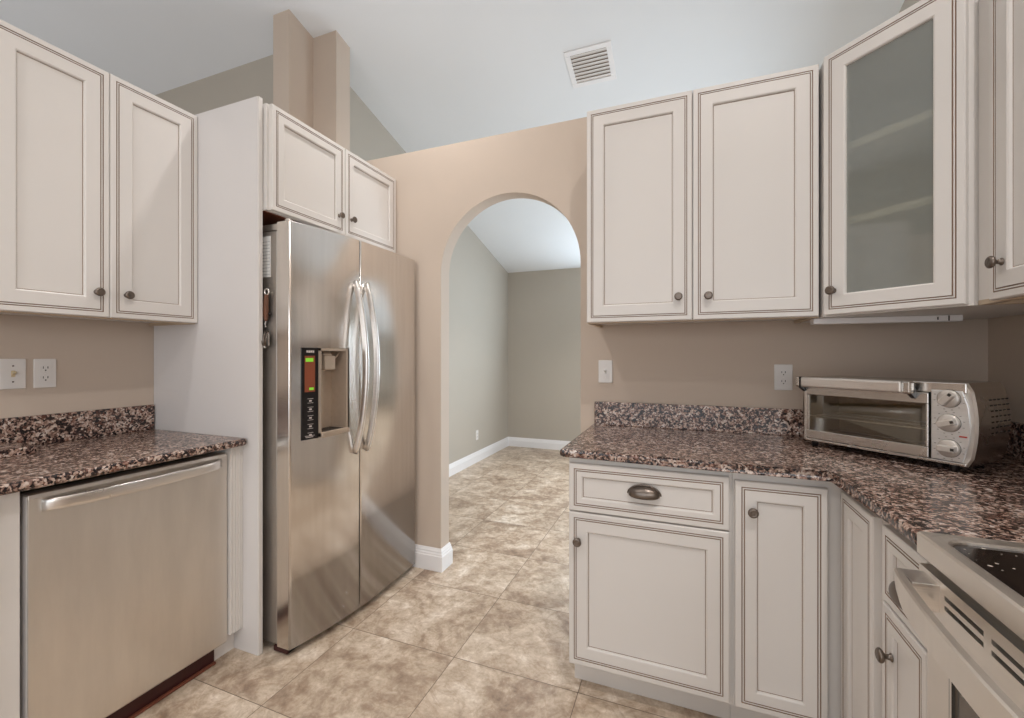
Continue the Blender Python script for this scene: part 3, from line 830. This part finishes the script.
mb.box(.018, RW-.018, -.010, -.0005, .795, .860, M['void'])
mb.build('vent_trim', dd)
mb = MB()
hp = []; n = 28
for i in range(n+1):
    u = i/n; hp.append((.034+(RW-.068)*u, -.060-.030*math.sin(PI*u)**.8))
b = bmesh.new(); RG = []
for i, (xx, yy_) in enumerate(hp):
    e = min(i, n-i); zl = .800+(.036 if e == 0 else .018 if e == 1 else .007 if e == 2 else 0)
    RG.append([b.verts.new((xx, yy_-.006, zl+.003)), b.verts.new((xx, yy_-.006, .850)), b.verts.new((xx, yy_-.003, .853)), b.verts.new((xx, yy_+.007, .853)), b.verts.new((xx, yy_+.007, zl)), b.verts.new((xx, yy_-.003, zl))])
for A_, B_ in zip(RG, RG[1:]):
    for k in range(6): b.faces.new((A_[k], A_[(k+1) % 6], B_[(k+1) % 6], B_[k]))
b.faces.new(RG[0]); b.faces.new(RG[-1]); mb.merge(b, M['steel_range'])
for x0_, x1_ in ((.030, .088), (RW-.088, RW-.030)):
    mb.prism([(x0_, -.019), (x1_, -.019), (x1_+(.004 if x0_ < .3 else -.0), -.060), (x0_+.004, -.056)], .846, .853, M['steel_hi'], bev=.001)
    mb.box(x1_-.006 if x0_ < .3 else x0_, x1_ if x0_ < .3 else x0_+.006, -.060, -.019, .805, .848, M['steel_hi'])
mb.build('handle', dd)
mb = MB(); mb.box(.016, RW-.016, .008, .02, .0, .05, M['black']); mb.build('kick_plate', t)

# ------------------------------------------------------------------ toaster oven
ta = math.atan2(-.697, .717)
t = thing('toaster_oven', 'stainless toaster oven with three knobs, on the corner of the counter', 'toaster oven', (.447, 1.990, .914), ta)
TW, TD, TZ0, TZ1 = .474, .262, .022, .268
S = M['steel_oven']
mb = MB()
# shell: top, back, right and left sides with rounded corners, section in x-z, bulged sides
def side_pts(n=10):
    R = []
    for i in range(n+1):
        u = i/n; z = TZ0+(TZ1-TZ0)*u
        R.append((.012*math.sin(PI*u), z))
    return R
sp = side_pts()
def section(inset, zin):
    o = []
    h0, h1 = TZ0+zin, TZ1-zin; r = .012
    for i in range(11):
        u = i/10; o.append((TW-inset+.014*math.sin(PI*u)-(.008 if i in (0, 10) else 0), h0+(h1-h0)*u))
    for i in range(10, -1, -1):
        u = i/10; o.append((inset-.006*math.sin(PI*u)+(.008 if i in (0, 10) else 0), h0+(h1-h0)*u))
    return o
b = bmesh.new(); ys = [(.004, 0.0, 0), (.03, 0.0, 0), (TD-.05, .0, 0), (TD-.02, .012, .006), (TD, .045, .018)]
RR = [[b.verts.new((x, y, z)) for x, z in section(i_, z_)] for y, i_, z_ in ys]
for A_, B_ in zip(RR, RR[1:]):
    for k in range(len(A_)):
        f = b.faces.new((A_[k], A_[(k+1) % len(A_)], B_[(k+1) % len(A_)], B_[k])); f.smooth = False
b.faces.new(RR[-1])
# inner shell
IN = [(.012, .030), (.372, .030), (.372, .222), (.012, .222)]
i0 = [b.verts.new((x, .004, z)) for x, z in IN]; i1 = [b.verts.new((x, TD-.05, z)) for x, z in IN]
mb.merge(b, S)
body = mb.build('body', t)
mb = MB(); b = bmesh.new()
i0 = [b.verts.new((x, .006, z)) for x, z in IN]; i1 = [b.verts.new((x, TD-.055, z)) for x, z in IN]
for k in range(4): b.faces.new((i0[k], i0[(k+1) % 4], i1[(k+1) % 4], i1[k]))
b.faces.new(i1); mb.merge(b, M['oven_in']); mb.build('cavity', t)
mb = MB()    # front frame: bezel ring around the door and control face
mb.box(.0, .012, -.004, .010, .024, .245, S, .003)
mb.box(.006, TW-.010, -.004, .010, TZ0, .032, S, .003)
mb.box(.006, TW-.010, -.002, .010, .236, TZ1, S, .003)
pr_ = section(0, 0); R_ = pr_[:11]
b = bmesh.new(); va = [b.verts.new((x, .0045, z)) for x, z in R_]; vb = [b.verts.new((x-.022, .0045, z)) for x, z in R_]
vc = [b.verts.new((x-.006, -.001, z)) for x, z in R_]
for i in range(10):
    b.faces.new((va[i], va[i+1], vc[i+1], vc[i])); b.faces.new((vc[i], vc[i+1], vb[i+1], vb[i]))
mb.merge(b, M['steel_range'])
mb.build('front_bezel', t)
mb = MB()
cpn = [(.384, .033), (TW-.018, .033), (TW-.006, .09), (TW-.002, .14), (TW-.006, .20), (TW-.018, .244), (.384, .244)]
mb.prism(cpn, -.004, .008, M['steel_face'], axis='y', bev=.0015)
cp_ = mb.build('control_face', t)
mb = MB()
for kz, r0 in ((.071, 0), (.147, 0), (.220-.0, 0)):
    for a in range(0, 12):
        an = a*PI/6+.2; rx_ = .034
        xx, zz_ = .426+rx_*math.cos(an), kz+rx_*math.sin(an)
        if .388 < xx < .464 and .036 < zz_ < .242: mb.box(xx-.0022, xx+.0022, -.0046, -.004, zz_-.0008, zz_+.0008, M['print'])
mb.build('dial_marks', cp_)
mb = MB(); mb.box(.449, .466, -.0062, -.004, .108, .112, M['red']); mb.build('indicator', cp_)
for k, (kz, tw) in enumerate(((.071, 0.0), (.147, .35), (.220, .9))):
    mb = MB()
    mb.lathe([(.0265, 0), (.0265, .006), (.0235, .008), (.022, .009), (0, .009)], M['knob'], (0, 0, 0), (0, -1, 0), 32)
    mb.lathe([(.0272, -.0005), (.0272, .001), (.0262, .001)], M['slot'], (0, 0, 0), (0, -1, 0), 32)
    c_, s_ = math.cos(tw), math.sin(tw)
    b = bmesh.new(); gp = []
    for (x, z) in ((-.021, -.0095), (.021, -.0095), (.021, .0095), (-.021, .0095)):
        gp.append((x*c_-z*s_, x*s_+z*c_))
    mb.prism(gp, -.027, -.008, M['knob'], axis='y', bev=.003)
    gp = [(x*c_-z*s_, x*s_+z*c_) for x, z in ((.012, -.004), (.020, -.004), (.020, .004), (.012, .004))]
    mb.prism(gp, -.0278, -.026, M['slot'], axis='y')
    b.free()
    mb.build('knob', cp_, (.426, -.004, kz))
# door
mb = MB()
mb.box(.014, .380, -.010, -.002, .034, .066, S, .002)
mb.box(.014, .380, -.010, -.002, .200, .234, S, .002)
mb.box(.014, .026, -.010, -.002, .066, .200, S, .002); mb.box(.373, .380, -.010, -.002, .066, .200, S, .002)
dd = mb.build('door', t)
mb = MB(); mb.box(.026, .373, -.0085, -.0045, .066, .200, M['glass_oven']); mb.build('glass_pane', dd)
mb = MB()
mb.box(.016, .330, -.052, -.028, .230, .268, M['steel_hi'], .006, 3)
mb.box(-.003, .0155, -.053, -.027, .229, .269, S, .006, 3); mb.box(.3305, .354, -.053, -.027, .229, .269, S, .006, 3)
mb.box(.0165-.003, .0175, -.0525, -.0275, .2295, .2685, M['black'])
for x_ in (.0, .338):
    mb.prism([(-.042, .231), (-.030, .262), (-.008, .240), (-.008, .212)], x_, x_+.012, M['black'], axis='x')
mb.build('handle', dd)
# rack and rods
mb = MB()
for k in range(24):
    x_ = .020+.0148*k; mb.sweep([(x_, .012, .118), (x_, .19, .118)], .0011, .0011, M['steel_hi'], 6)
for y_ in (.012, .10, .19): mb.sweep([(.016, y_, .118), (.369, y_, .118)], .0022, .0022, M['steel_hi'], 6)
mb.build('rack', t)
for z_, y_ in ((.052, .06), (.052, .14), (.205, .06), (.205, .14)):
    mb = MB(); mb.sweep([(.014, y_, z_), (.371, y_, z_)], .004, .004, M['pewter'], 8); mb.build('heating_element', t)
# side vents
mb = MB()
for i in range(5):
    for j in range(7):
        z_ = .116+.0165*j; u = (z_-TZ0)/(TZ1-TZ0); xs_ = TW+.0142*math.sin(PI*u)
        y_ = .085+.028*i
        mb.box(xs_-.002, xs_+.0004, y_, y_+.016, z_, z_+.004, M['slot'])
mb.build('side_vents', t)
for x_, y_ in ((.03, .02), (.43, .02), (.05, .21), (.42, .21)):
    mb = MB(); mb.lathe([(.010, 0), (.012, .018), (.012, TZ0+.004)], M['black'], (x_, y_, 0), n=14); mb.build('foot', t)

# ------------------------------------------------------------------ outlets and switches
def plate(name, label, cat, loc, rotz, kind, w_=.070, h_=.114, group=None):
    t = thing(name, label, cat, loc, rotz, group)
    mb = MB(); mb.box(-w_/2, w_/2, -.006, 0, -h_/2, h_/2, M['plate'], .0025)
    mb.build('cover_plate', t)
    if kind == 'duplex':
        for zc in (.0195, -.0195):
            mb = MB(); pts = []
            for i in range(24):
                a = 2*PI*i/24; pts.append((.0165*max(-1, min(1, 1.25*math.cos(a))), zc+.0142*math.sin(a)))
            mb.prism(pts, -.0082, -.005, M['plate'], axis='y')
            mb.box(-.0078, -.0058, -.0086, -.008, zc-.001, zc+.0075, M['slot']); mb.box(.0052, .0078, -.0086, -.008, zc-.001, zc+.0075, M['slot'])
            mb.lathe([(.0025, 0), (.0025, .0005), (0, .0005)], M['slot'], (0, -.0082, zc-.0075), (0, -1, 0), 10)
            mb.build('receptacle', t)
        mb = MB(); mb.lathe([(.003, 0), (.002, .001), (0, .0012)], M['steel_hi'], (0, -.006, 0), (0, -1, 0), 10); mb.build('screw', t)
    else:
        mb = MB(); mb.box(-.0055, .0055, -.0065, -.005, -.012, .012, M['almond'] if kind == 'old' else M['paper'])
        mb.prism([(-.006, -.006), (-.006, .008), (-.022, .010), (-.022, .004)], -.0042, .0042, M['almond'] if kind == 'old' else M['plate'], axis='x', bev=.001)
        mb.build('toggle', t)
        for zc in (.030, -.030):
            mb = MB(); mb.lathe([(.0032, 0), (.002, .001), (0, .0012)], M['steel_hi'] if kind != 'old' else M['pewter'], (0, -.006, zc), (0, -1, 0), 10); mb.build('screw', t)
    return t
plate('light_switch', 'white wall plate with an almond toggle above the left backsplash', 'light switch', (XL, .842, 1.194), PI/2, 'old', .070)
plate('wall_outlet', 'white duplex outlet on the left wall above the dishwasher counter', 'outlet', (XL, .931, 1.193), PI/2, 'duplex', .066)
plate('light_switch', 'white toggle switch on the wall just right of the arch', 'light switch', (-.356, YA, 1.182), 0, 'toggle')
plate('wall_outlet', 'white duplex outlet left of the toaster oven', 'outlet', (.420, YA, 1.167), 0, 'duplex')
plate('wall_outlet', 'small white outlet low on the far room wall seen through the arch', 'outlet', (XG, 4.644, .318), PI/2, 'duplex')

# ------------------------------------------------------------------ under-cabinet lights
t = thing('under_cabinet_light', 'slim white light bar under the glass-front corner cabinet', 'light bar', (.470, 1.955, 1.4045), 0, 'under-cabinet light bars')
mb = MB(); mb.box(0, .435, 0, .045, -.022, -.0005, M['trim'], .002); mb.build('housing', t)
mb = MB(); mb.box(.365, .369, -.0005, .002, -.016, -.006, M['slot']); mb.build('seam_clip', t); mb = MB(); mb.box(.395, .399, -.0005, .002, -.020, -.002, M['slot']); mb.build('switch', t)
t = thing('under_cabinet_light', 'slim white light bar under the right wall cabinet', 'light bar', (.960, 1.575, 1.4045), -PI/2, 'under-cabinet light bars')
mb = MB(); mb.box(0, .40, 0, .045, -.022, -.0005, M['trim'], .002); mb.build('housing', t)
mb = MB(); mb.box(.03, .034, -.0005, .002, -.016, -.006, M['slot']); mb.build('switch', t)

# ------------------------------------------------------------------ ceiling vent
t = thing('ceiling_vent', 'square white air vent in the sloped ceiling', 'vent', (-.548, 2.825, ceil_z(2.825)), 0)
t.rotation_euler = (-math.atan(.2624), 0, 0)
mb = MB(); w2, h2 = .148, .140; fr = .033
for x0, x1, y0, y1 in ((-w2, w2, -h2, -h2+fr), (-w2, w2, h2-fr, h2), (-w2, -w2+fr, -h2+fr, h2-fr), (w2-fr, w2, -h2+fr, h2-fr)):
    mb.box(x0, x1, y0, y1, -.008, -.0003, M['trim'], .002)
mb.build('frame', t)
mb = MB(); n = 8
for k in range(n):
    y0 = -h2+fr+(2*h2-2*fr)*k/n; dy = (2*h2-2*fr)/n
    b = bmesh.new()
    mb.prism([(y0+.0005, -.009), (y0+dy*.95, -.003), (y0+dy*.95, -.0015), (y0+.0005, -.0075)], -w2+fr, w2-fr, M['vent'], axis='x')
    b.free()
mb.build('louvers', t)
mb = MB(); mb.box(-w2+fr, w2-fr, -h2+fr, h2-fr, -.0012, -.0002, M['glaze']); mb.build('backing', t)
